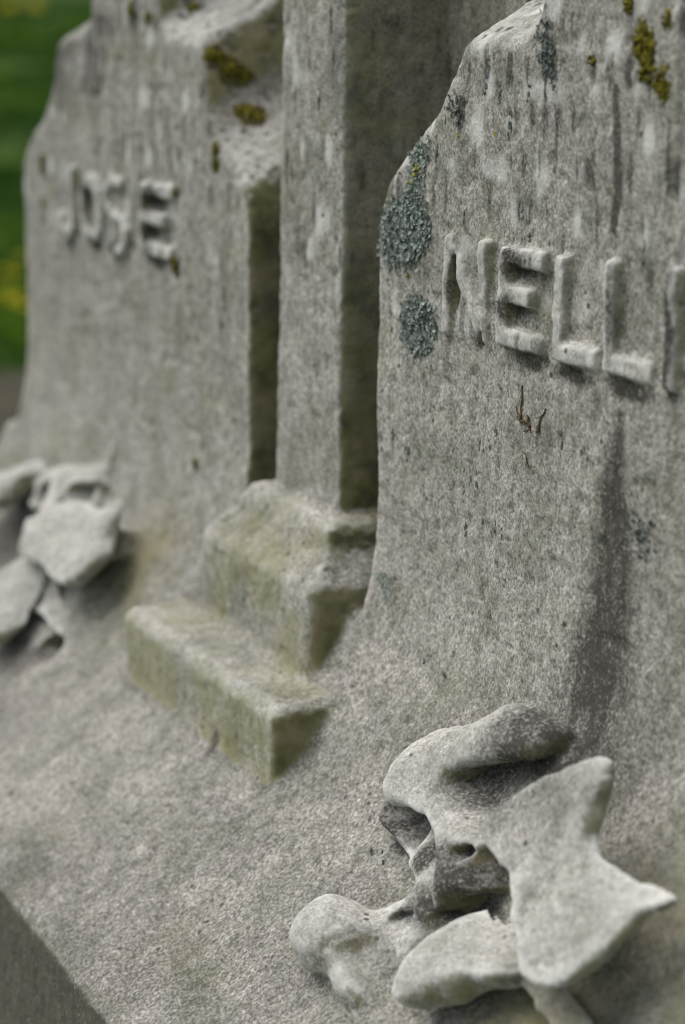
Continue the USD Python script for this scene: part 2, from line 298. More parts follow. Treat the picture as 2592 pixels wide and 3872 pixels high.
prim('plinth', (-.36, -.075, -.32), (-.115, .0, -.22), lambda x, y, z: box_top(x, y, z, -.354, -.1215, -.0705, .0, -.2285 + (y + .07) * .08, -.32, .006, .008) + wob(x, y, z, 35, 14) * .003)

# --- the two carved flowers
def place(*names): return unary_union([Polygon(G[n]).convex_hull if len(G[n]) > 2 else LineString(G[n]).buffer(.005) for n in names]).buffer(.016).bounds
P_ = {n: Poly2D(smooth_poly(G[n], r), pad=.03) for n, r in (('Rleaf', .0012), ('Rlobe', .004), ('Rtrunk', 0), ('Rpetal', 0), ('Rcup', 0), ('Rhollow', 0), ('Lleaf', .001), ('Ltop', 0), ('Llobe', 0), ('Llow', 0))}
def pits(d, p, *holes, k=.003):
    for c, r in holes: d = smax(d, -ell(p, c, r), k)
    return d
hprim('R_leaf', place('Rleaf'), .06, lambda p: smax(plate(p, P_['Rleaf'], .043, .0035, .003, .010, edge=.006, cut=.027), -chain(p, [(.150, -.200, .0495), (.163, -.224, .048), (.188, -.236, .0495)], [.004, .006, .004]), .010))
hprim('R_lobe', place('Rlobe'), .07, lambda p: plate(p, P_['Rlobe'], .024, .010, .024, .011, edge=.012, cut=.012))
hprim('R_trunk', place('Rtrunk'), .05, lambda p: pits(smin(plate(p, P_['Rtrunk'], .020, .009, .009, .010), chain(p, [at('Rarm', i, h) for i, h in enumerate((.008, .004, .000))], [.007, .006, .006]), .006), p, (at('Rpits2', 0, .026), (.0068, .0060, .014)), (at('Rpits2', 1, .027), (.0075, .0055, .010))))
hprim('R_petal', place('Rpetal'), .03, lambda p: pits(plate(p, P_['Rpetal'], .013, .006, .006, .006), p, (at('Rpits', 0, .013), (.0095, .0075, .020)), (at('Rpits', 1, .014), (.018, .0095, .019)), (at('Rpits', 5, .018), (.008, .004, .006))))
def r_cup(p):
    c = G['RcupC']
    d = chain(p, [(c[0][0], c[0][1], .014), (c[1][0], c[1][1], .014), (c[2][0], c[2][1], .016), (c[3][0], c[3][1], .014)], [.0170, .0130, .0160, .0140])
    d = smin(d, plate(p, P_['Rcup'], .016, .008, .008, .010), .006)
    d = smin(d, chain(p, [at('Rtop', i, h) for i, h in enumerate((.020, .022, .022))], [.010, .007, .006]), .006)
    hollow = np.maximum(P_['Rhollow'](p[0], p[1]), .006 + .012 * np.clip((p[0] - .062) / .05, 0, 1) - p[2])
    return smax(d, -hollow, .012)
hprim('R_cup', place('Rcup', 'RcupC'), .05, r_cup)
def r_bud(p):
    b = at('Rbud', 0, .013)
    d = ellw(p, b, (.0235, .0215, .0185))
    d = smin(d, ellw(p, at('Rbud2', 0, .006), (.019, .011, .011)), .006)
    d = smin(d, ell(p, at('Rfill', 0, .001), (.024, .013, .011)), .008)
    return smax(d, -ellw(p, at('Rbudh', 0, .024), (.024, .022, .020)), .009)
hprim('R_bud', (-.01, -.325, .12, -.25), .06, r_bud)
hprim('R_stem', place('Rstem'), .03, lambda p: chain(p, [at('Rstem', 0, .010), at('Rstem', 1, .012), at('Rstem', 2, .013)], [.007, .0055, .006]))
hprim('R_stem_b', place('Rstem2'), .04, lambda p: chain(p, [at('Rstem2', 0, .016), at('Rstem2', 1, .014), at('Rstem2', 2, .010)], [.004, .004, .005]))
hprim('L_leaf', place('Lleaf'), .06, lambda p: smax(plate(p, P_['Lleaf'], .039, .005, .004, .010, edge=.012, cut=.016), -ell(p, (-.50, -.212, .056), (.018, .012, .016)), .008))
hprim('L_top', place('Ltop'), .05, lambda p: pits(smin(plate(p, P_['Ltop'], .017, .006, .006, .008), chain(p, [at('Lneck', 0, .020), at('Lneck', 1, .030)], [.006, .006]), .004), p, (at('Lholes', 0, .024), (.017, .0080, .022)), (at('Lholes', 1, .026), (.033, .0105, .030)), (at('Lholes', 2, .028), (.009, .0035, .012))))
hprim('L_lobe', place('Llobe'), .06, lambda p: plate(p, P_['Llobe'], .028, .008, .010, .008, edge=.012, cut=.010))
hprim('L_low', place('Llow'), .06, lambda p: plate(p, P_['Llow'], .030, .008, .012, .010, edge=.012, cut=.012))
hprim('L_stem', place('Lstem', 'Lstem3'), .03, lambda p: smin(chain(p, [at('Lstem', i, h) for i, h in enumerate((.010, .006, .003, -.004))], [.0045, .004, .005, .003]), smin(chain(p, [at('Lstem3', 0, .012), at('Lstem3', 1, .012)], [.0025, .0025]), chain(p, [at('Lstem2', i, h) for i, h in enumerate((.004, .002, -.004))], [.003, .004, .005]), .004), .005))
for i, (ch, t, poly, h) in enumerate(LETTERS):
    def fn(p, poly=poly, h=h, ch=ch):
        x0_, _, x1_, _ = poly.bounds
        hh = h * (0.75 + 0.6 * meshkit.noise(np.stack([p[0], p[1], p[1] * 0], -1) * 60, 21)) * np.interp((p[0] - x0_) / (x1_ - x0_), [.45, 1.0], [1.0, .62 if ch in 'EL' else 1.0])
        return np.maximum(rmax(poly(p[0], p[1]) + .0012 * (meshkit.noise(np.stack([p[0], p[1], p[1] * 0], -1) * 130, 22) - .5), p[2] - hh, .0024), -.006 - p[2])
    hprim(f'letter_{i}', poly.bounds, .01, fn)
hprim('ridge', place('Lridge'), .02, lambda p: chain(p, [at('Lridge', i, h) for i, h in enumerate((.0000, .002, .005))], [.001, .003, .004]))
BLEND = {'body': 0, 'panel': .006, 'column': .003, 'column_base': .005, 'plinth': .007, 'ridge': .006, 'R_stem': .010, 'R_bud': .006, 'R_trunk': .007}
LAB = [k for k, *_ in PRIMS]
lh = G['Lhole'][0]
def sdf(x, y, z, labels=False):
    d = np.full(len(x), 1.0); each = []
    bl, bh = np.array([x.min(), y.min(), z.min()]), np.array([x.max(), y.max(), z.max()])
    for key, lo, hi, fn in PRIMS:
        if (bl > hi).any() or (bh < lo).any():
            if labels: each.append(np.full(len(x), 1.0))
            continue
        s = (x > lo[0]) & (x < hi[0]) & (y > lo[1]) & (y < hi[1]) & (z > lo[2]) & (z < hi[2])
        if not s.any():
            if labels: each.append(np.full(len(x), 1.0))
            continue
        v = fn(x[s], y[s], z[s])
        if labels:
            e = np.full(len(x), 1.0); e[s] = v; each.append(e)
        k = BLEND.get(key, .0042 if key.startswith('letter') else .004)
        d[s] = np.minimum(d[s], v) if k == 0 else smin(d[s], v, k)
    # a drilled hole and two damaged spots
    for c, r, *_ in HOLES:
        q = (np.abs(x - c[0]) < .05) & (np.abs(z - c[1]) < .05)
        if q.any():
            d[q] = smax(d[q], -ell((x[q], z[q], prof(z[q]) - y[q]), c, r), .003)
    return (d, np.stack(each)) if labels else d
HOLES = [((lh[0] + .002, lh[1] + .002, -.002), (.016, .0095, .034)),              # drilled hole under the far flower
          ((-.0625, .001, .0008), (.0030, .0135, .0042)),              # the worn N
         ((-.034, -.0245, .0004), (.0020, .005, .003))]

def surface_net(lo, hi, h, B=8, keep=None):
    lo = np.array(lo); nb = np.ceil((np.array(hi) - lo) / (h * B)).astype(int)
    ijk = np.stack(np.meshgrid(*[np.arange(n) for n in nb], indexing='ij'), -1).reshape(-1, 3)
    cen = lo + (ijk + .5) * h * B
    d = np.concatenate([sdf(*c.T) for c in np.array_split(cen, max(1, len(cen) // 400000))])
    act = ijk[np.abs(d) < h * B * .87 * 1.6 + .001]
    D = nb * B + 4; key = lambda i: (i[..., 0] * D[1] + i[..., 1]) * D[2] + i[..., 2]
    g = np.stack(np.meshgrid(*[np.arange(B + 1)] * 3, indexing='ij'), -1)
    corner = np.array([(a, b, c) for a in (0, 1) for b in (0, 1) for c in (0, 1)])
    edges = [(a, b) for a in range(8) for b in range(a + 1, 8) if np.abs(corner[a] - corner[b]).sum() == 1]
    keys, verts, quads = [], [], []
    for part in np.array_split(act, max(1, len(act) // 500)):
        base = part * B
        idx = base[:, None, None, None, :] + g
        p = lo + idx.reshape(-1, 3) * h
        v = sdf(*p.T).reshape(len(part), B + 1, B + 1, B + 1)
        s = v < 0
        c8 = [s[:, a:a + B, b:b + B, c:c + B] for a, b, c in corner]
        n8 = sum(c.astype(np.int8) for c in c8)
        w = np.argwhere((n8 > 0) & (n8 < 8))
        if not len(w): continue
        vals = np.stack([v[w[:, 0], w[:, 1] + a, w[:, 2] + b, w[:, 3] + c] for a, b, c in corner], 1)
        acc, cnt = np.zeros((len(w), 3)), np.zeros(len(w))
        for a, b in edges:
            x = (vals[:, a] < 0) != (vals[:, b] < 0)
            t = np.where(x, vals[:, a] / np.where(x, vals[:, a] - vals[:, b], 1), 0)
            acc += np.where(x[:, None], corner[a] + t[:, None] * (corner[b] - corner[a]), 0); cnt += x
        cell = base[w[:, 0]] + w[:, 1:]
        keys.append(key(cell + 1)); verts.append(lo + (cell + acc / cnt[:, None]) * h)
        for ax in range(3):
            sl = [slice(0, B)] * 3; s2 = list(sl); s2[ax] = slice(1, B + 1)
            a, b = s[(slice(None), *sl)], s[(slice(None), *s2)]
            w = np.argwhere(a != b)
            if not len(w): continue
            up = a[tuple(w.T)]
            node = base[w[:, 0]] + w[:, 1:] + 1
            e1, e2 = np.eye(3, dtype=int)[(ax + 1) % 3], np.eye(3, dtype=int)[(ax + 2) % 3]
            q = np.stack([key(node), key(node - e1), key(node - e1 - e2), key(node - e2)], 1)
            q[~up] = q[~up, ::-1]
            quads.append(q)
    keys, verts, quads = np.concatenate(keys), np.concatenate(verts), np.concatenate(quads)
    o = np.argsort(keys); keys, verts = keys[o], verts[o]
    f = np.clip(np.searchsorted(keys, quads), 0, len(keys) - 1)
    f = f[(keys[f] == quads).all(1)]
    if keep is not None: f = f[keep(verts[f].mean(1))]
    u = np.unique(f); back = np.zeros(len(verts), int); back[u] = np.arange(len(u))
    return verts[u], back[f]

FLO, FHI = np.array([-.832, -.215, -.475]), np.array([.262, .105, .185])
fine_v, fine_f = surface_net(FLO, FHI, .00135)
def outside(c): return ~((c > FLO + .001) & (c < FHI - .001)).all(1)
rough_v, rough_f = surface_net((-.86, -.26, -.77), (.38, .18, .38), .006, keep=outside)

def adjacency(n, f):
    a = np.concatenate([f[:, 0], f[:, 1], f[:, 2], f[:, 3]]); b = np.concatenate([f[:, 1], f[:, 2], f[:, 3], f[:, 0]])
    A = sparse.coo_matrix((np.ones(len(a) * 2), (np.r_[a, b], np.r_[b, a])), (n, n)).tocsr(); A.data[:] = 1
    return sparse.diags(1 / np.maximum(np.asarray(A.sum(1)).ravel(), 1)) @ A

def line_dist(x, z, pts):
    best = np.full(len(x), 9.0)
    for a, b in zip(pts[:-1], pts[1:]):
        ab = b - a; t = np.clip(((x - a[0]) * ab[0] + (z - a[1]) * ab[1]) / (ab @ ab), 0, 1)
        best = np.minimum(best, np.hypot(x - a[0] - t * ab[0], z - a[1] - t * ab[1]))
    return best
def soft(d, w): return np.clip(1 - d / w, 0, 1)

DIRT_SHADE_R = [(.0105, .0052), (.0085, .0048), (.011, .0035), (.012, .0030), (.013, .0040), (.0028, .011), (.0022, .016), (.0032, .026), (.0028, .004),
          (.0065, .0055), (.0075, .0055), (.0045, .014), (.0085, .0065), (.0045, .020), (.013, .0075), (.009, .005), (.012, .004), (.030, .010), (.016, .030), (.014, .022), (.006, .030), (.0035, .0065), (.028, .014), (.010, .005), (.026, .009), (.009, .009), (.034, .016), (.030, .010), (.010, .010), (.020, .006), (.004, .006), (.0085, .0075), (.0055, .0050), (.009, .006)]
DIRT_SHADE_A = [1, .9, .9, .9, .9, .95, .7, .8, .7, .9, .9, .75, .9, .8, .95, .9, .8, .5, .55, .4, .35, -.8, -.75, -.85, -.95, -.8, -.9, -.7, -1.9, -.9, .8, -.95, -1.85, -1.7]  # negative strengths mostly paint shade into carved hollows
def finish(v, f, detail):
    n = vnormals(v, f)
    if detail:
        A = adjacency(len(v), f)
        for _ in range(2):
            L = A @ v - v; v = v + .5 * L; L = A @ v - v; v = v - .52 * L
        n = vnormals(v, f)
        # weathered skin: pocks, fine pitting and faint vertical run-off furrows
        up = 1 - np.abs(n[:, 2])
        a = meshkit.fbm(v * 230, 3, 31) - .5
        b = meshkit.noise(v * np.array([150, 150, 16]), 35) - .5
        c = np.clip(meshkit.noise(v * 120, 37) - .74, 0, 1) * 4
        v = v + n * (a * .0013 + b * .0008 * up - c * .0012)[:, None]
        n = vnormals(v, f)
        cv = ((A @ v - v) * n).sum(1)
        for _ in range(5): cv = A @ cv
        convex = np.clip(-cv / .00010, 0, 1)
    else:
        convex = np.zeros(len(v))
    x, y, z = v.T
    nz1, nz2, nz3 = meshkit.fbm(v * 28, 3, 41), meshkit.fbm(v * 90, 3, 42), meshkit.fbm(v * 9, 3, 43)
    _, each = sdf(x, y, z, True)
    lab = each.argmin(0)
    h = prof(z) - y
    # algae: the sides that never dry
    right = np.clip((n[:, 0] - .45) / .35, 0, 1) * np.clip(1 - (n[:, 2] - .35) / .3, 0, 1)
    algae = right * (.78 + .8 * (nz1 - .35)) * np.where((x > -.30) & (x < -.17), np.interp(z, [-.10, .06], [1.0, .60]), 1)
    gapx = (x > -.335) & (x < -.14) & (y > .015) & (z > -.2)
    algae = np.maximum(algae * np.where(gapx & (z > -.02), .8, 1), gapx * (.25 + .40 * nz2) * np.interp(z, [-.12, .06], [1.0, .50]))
    # growth on the foot around the near flower and under the far one
    algae = np.maximum(algae, .9 * soft(np.hypot((x - .235) / 1.3, (z + .245) * 1.1), .085) ** .7 * (nz1 * 1.3) * (h < .03))
    algae = np.maximum(algae, 1.0 * soft(np.hypot(x - .18, (z + .285)), .06) * (nz1 * 1.6) * (h < .02))
    algae = np.maximum(algae, 1.1 * soft(np.hypot((x + .435) / 1.2, z + .222), .055) * (nz1 * 1.5) * (h < .03))
    algae = np.maximum(algae, np.clip((-.346 - z) / .008, 0, 1) * nz2 * .3)
    yellow = np.clip((nz1 - .52) * 5, 0, 1) * np.clip(nz3 * 1.6 - .5, 0, 1)
    blk = ((LAB.index('column_base') == lab) | (LAB.index('plinth') == lab))
    yellow = np.where(blk, np.clip(np.clip((nz1 - .42) * 4, 0, 1) * .7 + np.clip(-n[:, 1] - .35, 0, .6) * np.clip(nz1 * 2.2 - .35, 0, 1), 0, 1), yellow * .7)
    # soot-dark water marks on the near tablet
    d1 = line_dist(x + (nz1 - .5) * .012, z, G['streak1']); d2 = line_dist(x + (nz1 - .5) * .006, z, G['streak2'])
    wdt = np.interp(z, [-.2, -.12, -.06, -.035], [.038, .019, .0100, .0030])
    dark = np.clip(1.45 - d1 / wdt * 1.15, 0, 1) * np.clip(.30 + nz2 * .6 + .75 * meshkit.noise(v * np.array([240, 240, 26]), 57) - .1, 0, 1)
    dark = np.maximum(dark, np.clip(1.5 - d2 / np.interp(z, [.03, .06, .1], [.002, .0042, .002]), 0, 1) * np.clip(.5 + nz2, 0, 1))
    dark = np.maximum(dark, soft(np.hypot(x - .125, z + .185), .045) * (.2 + nz1) * .8)
    # run-off streaks below the shoulders
    s1 = meshkit.noise(v * np.array([95, 60, 9]), 51); s2 = meshkit.noise(v * np.array([260, 200, 48]), 52)
    topw = np.clip((z + .02) / .14, 0, 1) * np.clip(1.2 - y / .02, 0, 1)
    streak = np.clip((s1 - .62) * 4, 0, 1) * topw * .34 + np.clip((s2 - .69) * 6, 0, 1) * np.clip((z + .14) / .2, 0, 1) * .8
    streak = np.maximum(streak, soft(np.hypot((x + .672) * 1.2, (z - .105) * .8), .05) * nz1 * .9)
    streak = np.maximum(streak, soft(np.hypot((x + .385) * 1.5, (z - .105) * .8), .06) * nz1 * 1.4 * (y > -.004))
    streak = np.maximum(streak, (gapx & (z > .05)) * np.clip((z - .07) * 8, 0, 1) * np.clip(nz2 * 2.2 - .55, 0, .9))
    for (dx_, dz_), (rx_, rz_), a_ in zip(G['dirt'], DIRT_SHADE_R, DIRT_SHADE_A):  # grime marks, plus shade painted under letter strokes and into carving crevices
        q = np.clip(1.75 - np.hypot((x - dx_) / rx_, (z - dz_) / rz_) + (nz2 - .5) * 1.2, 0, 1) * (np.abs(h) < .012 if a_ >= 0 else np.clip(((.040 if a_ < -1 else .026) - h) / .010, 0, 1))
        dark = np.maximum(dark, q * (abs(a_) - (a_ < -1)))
    foot = np.clip((-.17 - z) / .06, 0, 1) * (h < .006) * ~blk
    dark = np.maximum(dark, foot * np.clip(.05 + nz2 * .45 + (nz3 - .5) * .7, 0, .5))
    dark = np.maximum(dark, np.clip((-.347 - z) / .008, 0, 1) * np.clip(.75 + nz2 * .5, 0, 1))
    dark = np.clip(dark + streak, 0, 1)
    # clean pale stone where wind and rain scour the proud edges
    pale = convex * (.35 + nz2) * .9
    carve = np.array([k[:2] in ('R_', 'L_') for k in LAB])[lab]
    pale = np.clip(pale + carve * .35 * (.3 + nz1) * (algae < .2), 0, 1)
    algae = np.where(np.array([k.startswith('letter') for k in LAB])[lab], algae * .45, algae)
    algae = np.where(carve, algae * .7, algae)
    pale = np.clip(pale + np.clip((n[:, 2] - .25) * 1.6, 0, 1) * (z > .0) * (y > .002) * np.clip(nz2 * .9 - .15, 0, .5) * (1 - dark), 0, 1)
    lettr = np.array([k.startswith('letter') for k in LAB])[lab]
    pale = np.clip(pale + lettr * .28, 0, 1)
    pale = np.clip(pale + np.clip((meshkit.noise(v * np.array([85, 85, 52]), 55) - .70) * 5, 0, 1) * np.clip((z + .04) / .05, 0, 1) * .95, 0, 1)
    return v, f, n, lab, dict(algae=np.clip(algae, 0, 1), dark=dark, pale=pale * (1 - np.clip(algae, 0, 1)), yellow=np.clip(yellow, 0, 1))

# ---------------------------------------------------------------- materials
def stone_material(path):
    N = {
        'geo': ('geometry', {}),
        'grain': ('noise_texture', {'scale': 560.0, 'detail': 4.0, 'roughness': 0.70}),
        'grain2': ('noise_texture', {'scale': 1300.0, 'detail': 2.0, 'roughness': 0.6}),
        'ramp': ('rgb_ramp', {'ramp': [(0.30, (0.063, 0.060, 0.050)), (0.42, (0.178, 0.174, 0.158)), (0.52, (0.286, 0.281, 0.261)), (0.62, (0.388, 0.382, 0.361)), (0.72, (0.535, 0.529, 0.512))]}),
        'blot': ('noise_texture', {'scale': 26.0, 'detail': 6.0, 'roughness': 0.6}),
        'blotr': ('rgb_ramp', {'ramp': [(0.34, (0.66, 0.67, 0.60)), (0.5, (0.95, 0.94, 0.91)), (0.66, (1.16, 1.13, 1.10))]}),
        'vmap': ('mapping', {'scale': (1.0, 1.0, 0.8)}),
        'mott': ('noise_texture', {'scale': 170.0, 'detail': 3.0, 'roughness': 0.65}),
        'mottr': ('rgb_ramp', {'ramp': [(0.30, (0.58, 0.58, 0.53)), (0.45, (0.90, 0.89, 0.86)), (0.56, (1.04, 1.03, 1.02)), (0.72, (1.26, 1.25, 1.24))]}),
        'mulm': ('mix_color', {'blend_type': 'multiply', 'fac': 1.0, 'use_clamp': False}),
        'mulb': ('mix_color', {'blend_type': 'multiply', 'fac': 1.0, 'use_clamp': False}),
        'vor': ('voronoi_texture', {'scale': 110.0, 'feature': 'f1'}),
        'vorr': ('rgb_ramp', {'ramp': [(0.0, (1, 1, 1)), (0.11, (1, 1, 1)), (0.19, (0, 0, 0))]}),
        'sel': ('noise_texture', {'scale': 26.0, 'detail': 1.0}),
        'selr': ('rgb_ramp', {'ramp': [(0.50, (0, 0, 0)), (0.62, (0.9, 0.9, 0.9))]}),
        'pitm': ('mix_color', {'blend_type': 'multiply', 'fac': 1.0}),
        'pit': ('mix_color', {'b': (0.045, 0.04, 0.03)}),
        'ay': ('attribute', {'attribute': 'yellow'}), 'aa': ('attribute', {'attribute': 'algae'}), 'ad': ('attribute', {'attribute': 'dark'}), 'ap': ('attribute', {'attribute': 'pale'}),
        'ynoise': ('math', {'math_type': 'multiply', 'value2': 0.62}),
        'ymix': ('mix_color', {'b': (0.165, 0.160, 0.065)}),
        'apm': ('math', {'math_type': 'multiply', 'value2': 0.62}),
        'pmul': ('mix_color', {'b': (0.60, 0.595, 0.57)}),
        'gsub': ('math', {'math_type': 'multiply_add', 'value2': -3.0, 'value3': 2.62}),
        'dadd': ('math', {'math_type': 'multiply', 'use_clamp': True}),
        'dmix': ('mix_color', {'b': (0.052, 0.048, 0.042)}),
        'gsub2': ('math', {'math_type': 'multiply_add', 'value2': 2.6, 'value3': -0.30}),
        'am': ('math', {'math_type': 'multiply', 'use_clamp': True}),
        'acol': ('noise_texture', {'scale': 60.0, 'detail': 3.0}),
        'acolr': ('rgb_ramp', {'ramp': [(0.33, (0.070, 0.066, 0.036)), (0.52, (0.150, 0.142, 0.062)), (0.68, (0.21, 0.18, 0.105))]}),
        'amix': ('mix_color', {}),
        'bump': ('bump', {'strength': 0.55, 'distance': 0.0011}),
        'bsum': ('math', {'math_type': 'multiply_add', 'value2': 0.45}),
        'p': ('principled_bsdf', {'roughness': 0.92, 'specular_ior_level': 0.18, 'diffuse_roughness': 0.6}),
    }
    L = [('geo.position', k + '.vector') for k in ('grain', 'grain2', 'blot', 'vor', 'sel', 'acol')]
    L += [('grain.fac', 'ramp.fac'), ('blot.fac', 'blotr.fac'), ('geo.position', 'vmap.vector'), ('vmap.vector', 'mott.vector'), ('mott.fac', 'mottr.fac'), ('ramp.color', 'mulm.a'), ('mottr.color', 'mulm.b'), ('mulm.result', 'mulb.a'), ('blotr.color', 'mulb.b'),
          ('vor.distance', 'vorr.fac'), ('sel.fac', 'selr.fac'), ('vorr.color', 'pitm.a'), ('selr.color', 'pitm.b'),
          ('mulb.result', 'ymix.a'), ('ay.fac', 'ynoise.value1'), ('ynoise.value', 'ymix.fac'),
          ('ap.fac', 'apm.value1'), ('apm.value', 'pmul.fac'), ('ymix.result', 'pmul.a'),
          ('pmul.result', 'pit.a'), ('pitm.result', 'pit.fac'),
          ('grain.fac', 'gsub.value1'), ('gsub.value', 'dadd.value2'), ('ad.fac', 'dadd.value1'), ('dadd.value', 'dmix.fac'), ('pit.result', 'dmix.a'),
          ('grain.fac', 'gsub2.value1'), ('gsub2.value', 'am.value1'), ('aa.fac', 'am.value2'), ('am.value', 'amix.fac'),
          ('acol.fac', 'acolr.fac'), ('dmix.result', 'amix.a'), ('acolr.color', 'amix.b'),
          ('grain2.fac', 'bsum.value1'), ('grain.fac', 'bsum.value3'), ('bsum.value', 'bump.height'), ('bump.normal', 'p.normal'), ('amix.result', 'p.base_color')]
    return usdkit.material(stage, path, N, L, surface='p.BSDF')
stone = stone_material('/World/Looks/weathered_stone')

def plain(name, lo, hi, scale, rough=.8, transl=0.0, bump=0.0):
    N = {'geo': ('geometry', {}), 'n': ('noise_texture', {'scale': scale, 'detail': 4.0, 'roughness': .65}), 'r': ('rgb_ramp', {'ramp': [(.32, lo), (.68, hi)]}),
         'p': ('principled_bsdf', {'roughness': rough, 'specular_ior_level': .06})}
    L = [('geo.position', 'n.vector'), ('n.fac', 'r.fac'), ('r.color', 'p.base_color')]
    out = 'p.BSDF'
    if bump:
        N['b'] = ('bump', {'strength': .8, 'distance': bump}); L += [('n.fac', 'b.height'), ('b.normal', 'p.normal')]
    if transl:
        N['t'] = ('translucent_bsdf', {}); N['m'] = ('mix_closure', {'fac': transl}); L += [('r.color', 't.color'), ('p.BSDF', 'm.closure1'), ('t.BSDF', 'm.closure2')]; out = 'm.closure'
    return usdkit.material(stage, '/World/Looks/' + name, N, L, surface=out)
lichen_mat = plain('grey_lichen', (.10, .118, .105), (.27, .305, .275), 420)
crumb_mat = plain('dark_lichen', (.035, .04, .036), (.13, .15, .14), 500)
yellow_mat = plain('yellow_lichen', (.16, .145, .012), (.26, .23, .025), 400)
moss_mat = plain('olive_moss', (.026, .024, .004), (.135, .118, .013), 300)
root_mat = plain('dry_rootlet', (.05, .032, .016), (.12, .078, .04), 300)
lawn_mat = plain('lawn', (.008, .024, .004), (.036, .062, .007), 1.5, 1.0)
soil_mat = plain('bare_soil', (.018, .017, .010), (.050, .044, .030), 9, .95, bump=.02)
grass_mat = plain('grass_blade', (.010, .042, .006), (.060, .115, .010), 1.5, .9, .25)
petal_mat = plain('dandelion_petal', (.42, .36, .008), (.60, .50, .015), 90, .6, .2)
leaf_mat = plain('bright_leaf', (.10, .20, .012), (.20, .34, .02), 14, .5, .3)

# ---------------------------------------------------------------- the headstone
ROOT = np.array([-.237, 0.0, -.62]) + OFF
hs = thing('double_headstone', ROOT, 'weathered pale stone double headstone reading JOSE and NELLIE, with column and carved flowers', 'gravestone')
hp = str(hs.GetPath())
pieces = {}
def split(v, f, n, lab, pv, extra):
    fl = np.array([np.bincount(r).argmax() for r in lab[f]]) if False else lab[f[:, 0]]
    c = v[f].mean(1)
    key = np.array(LAB, dtype=object)[fl]
    key = np.where(key == 'ridge', 'body', key)
    low = np.interp(c[:, 0], [-.326, -.325, -.149, -.148], [-.19, -.15, -.15, -.19])
    key = np.where((key == 'body'), np.where(c[:, 2] < low, 'base', np.where(c[:, 0] < -.237, 'tablet_a', 'tablet_b')), key)
    for k in np.unique(key):
        ff = f[key == k]; u = np.unique(ff); back = np.zeros(len(v), int); back[u] = np.arange(len(u))
        pieces.setdefault(k, []).append((v[u], back[ff], n[u], {a: b[u] for a, b in pv.items()}))
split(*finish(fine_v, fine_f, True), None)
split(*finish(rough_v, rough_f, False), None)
def put(key, path):
    if key not in pieces: return None
    P = pieces[key]; at_ = np.cumsum([0] + [len(p[0]) for p in P])
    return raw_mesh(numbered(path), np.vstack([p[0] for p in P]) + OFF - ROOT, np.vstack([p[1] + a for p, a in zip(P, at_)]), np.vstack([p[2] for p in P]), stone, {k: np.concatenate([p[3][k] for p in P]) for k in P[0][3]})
put('base', hp + '/sloping_base')
for tkey, t, lb in (('tablet_a', 0, 'far tablet lettered JOSE'), ('tablet_b', 1, 'near tablet lettered NELLIE')):
    pr = put(tkey, hp + '/tablet'); tag(pr, lb)
    for i, (ch, tt, poly, h) in enumerate(LETTERS):
        if tt == t:
            lp = put(f'letter_{i}', str(pr.GetPath()) + '/raised_letter')
            if lp: tag(lp, f'raised capital letter {ch}')
put('panel', hp + '/recess_panel'); put('column', hp + '/column'); put('column_base', hp + '/column_base'); put('plinth', hp + '/plinth')
fl = put('R_cup', hp + '/carved_flower'); tag(fl, 'near carved flower')
for k, nm in (('R_leaf', 'carved_leaf'), ('R_lobe', 'carved_petal'), ('R_trunk', 'carved_petal'), ('R_petal', 'carved_petal'), ('R_bud', 'carved_bud'), ('R_stem', 'carved_stem'), ('R_stem_b', 'carved_stem')):
    put(k, str(fl.GetPath()) + '/' + nm)
fl = put('L_top', hp + '/carved_flower'); tag(fl, 'far carved flower')
for k, nm in (('L_leaf', 'carved_leaf'), ('L_lobe', 'carved_petal'), ('L_low', 'carved_petal'), ('L_stem', 'carved_stem')):
    put(k, str(fl.GetPath()) + '/' + nm)

# ---------------------------------------------------------------- growth on the stone
rng = np.random.default_rng(7)
def on_face(x, z, lift=0.0):                          # a point on the front face and its normal
    x, z = np.atleast_1d(x).astype(float), np.atleast_1d(z).astype(float)
    y = prof(z)
    for _ in range(12):
        y = y + np.clip(sdf(x, y, z), -.02, .02) * .9
    n = np.stack([np.zeros_like(x), -cosf(z), np.sqrt(np.maximum(1 - cosf(z) ** 2, 0))], -1)
    return np.stack([x, y, z], -1) + n * lift, n

def flakes(shape, count, size, seed):                 # little curled leafy lobes, all over one patch
    r = np.random.default_rng(seed); x0, z0, x1, z1 = shape.buffer(.008).bounds; pts = []
    while len(pts) < count:
        q = (r.uniform(x0, x1), r.uniform(z0, z1))
        if shape.buffer(r.normal(0, .0012) + (abs(r.normal(0, .004)) if r.random() < .12 else 0)).contains(Point(q)): pts.append(q)
    pts = np.array(pts); c, n = on_face(pts[:, 0], pts[:, 1], .0002)
    V, F = [], []
    for i in range(count):
        e1 = np.array([1.0, 0, 0]); e2 = np.cross(n[i], e1)
        a = r.uniform(0, 2 * np.pi); u = math.cos(a) * e1 + math.sin(a) * e2; w = np.cross(n[i], u)
        s = size * r.uniform(.5, 1.2); k = 4; lift = r.uniform(.1, .8); o = len(V) and sum(map(len, V))
        rows = []
        for j in range(k):
            t = j / (k - 1)
            wd = s * (.30 + .5 * t - .25 * t * t) * (1 + .2 * r.normal())
            zc = s * (lift * t * t + .1)
            mid = c[i] + u * s * 1.1 * t + n[i] * zc
            rows += [mid - w * wd + n[i] * s * .25 * r.uniform(0, 1), mid + n[i] * s * .02, mid + w * wd + n[i] * s * .25 * r.uniform(0, 1)]
        V.append(np.array(rows))
        for j in range(k - 1):
            for q in range(2):
                b = o + j * 3 + q
                F.append([b, b + 1, b + 4, b + 3])
    return np.vstack(V), np.array(F)

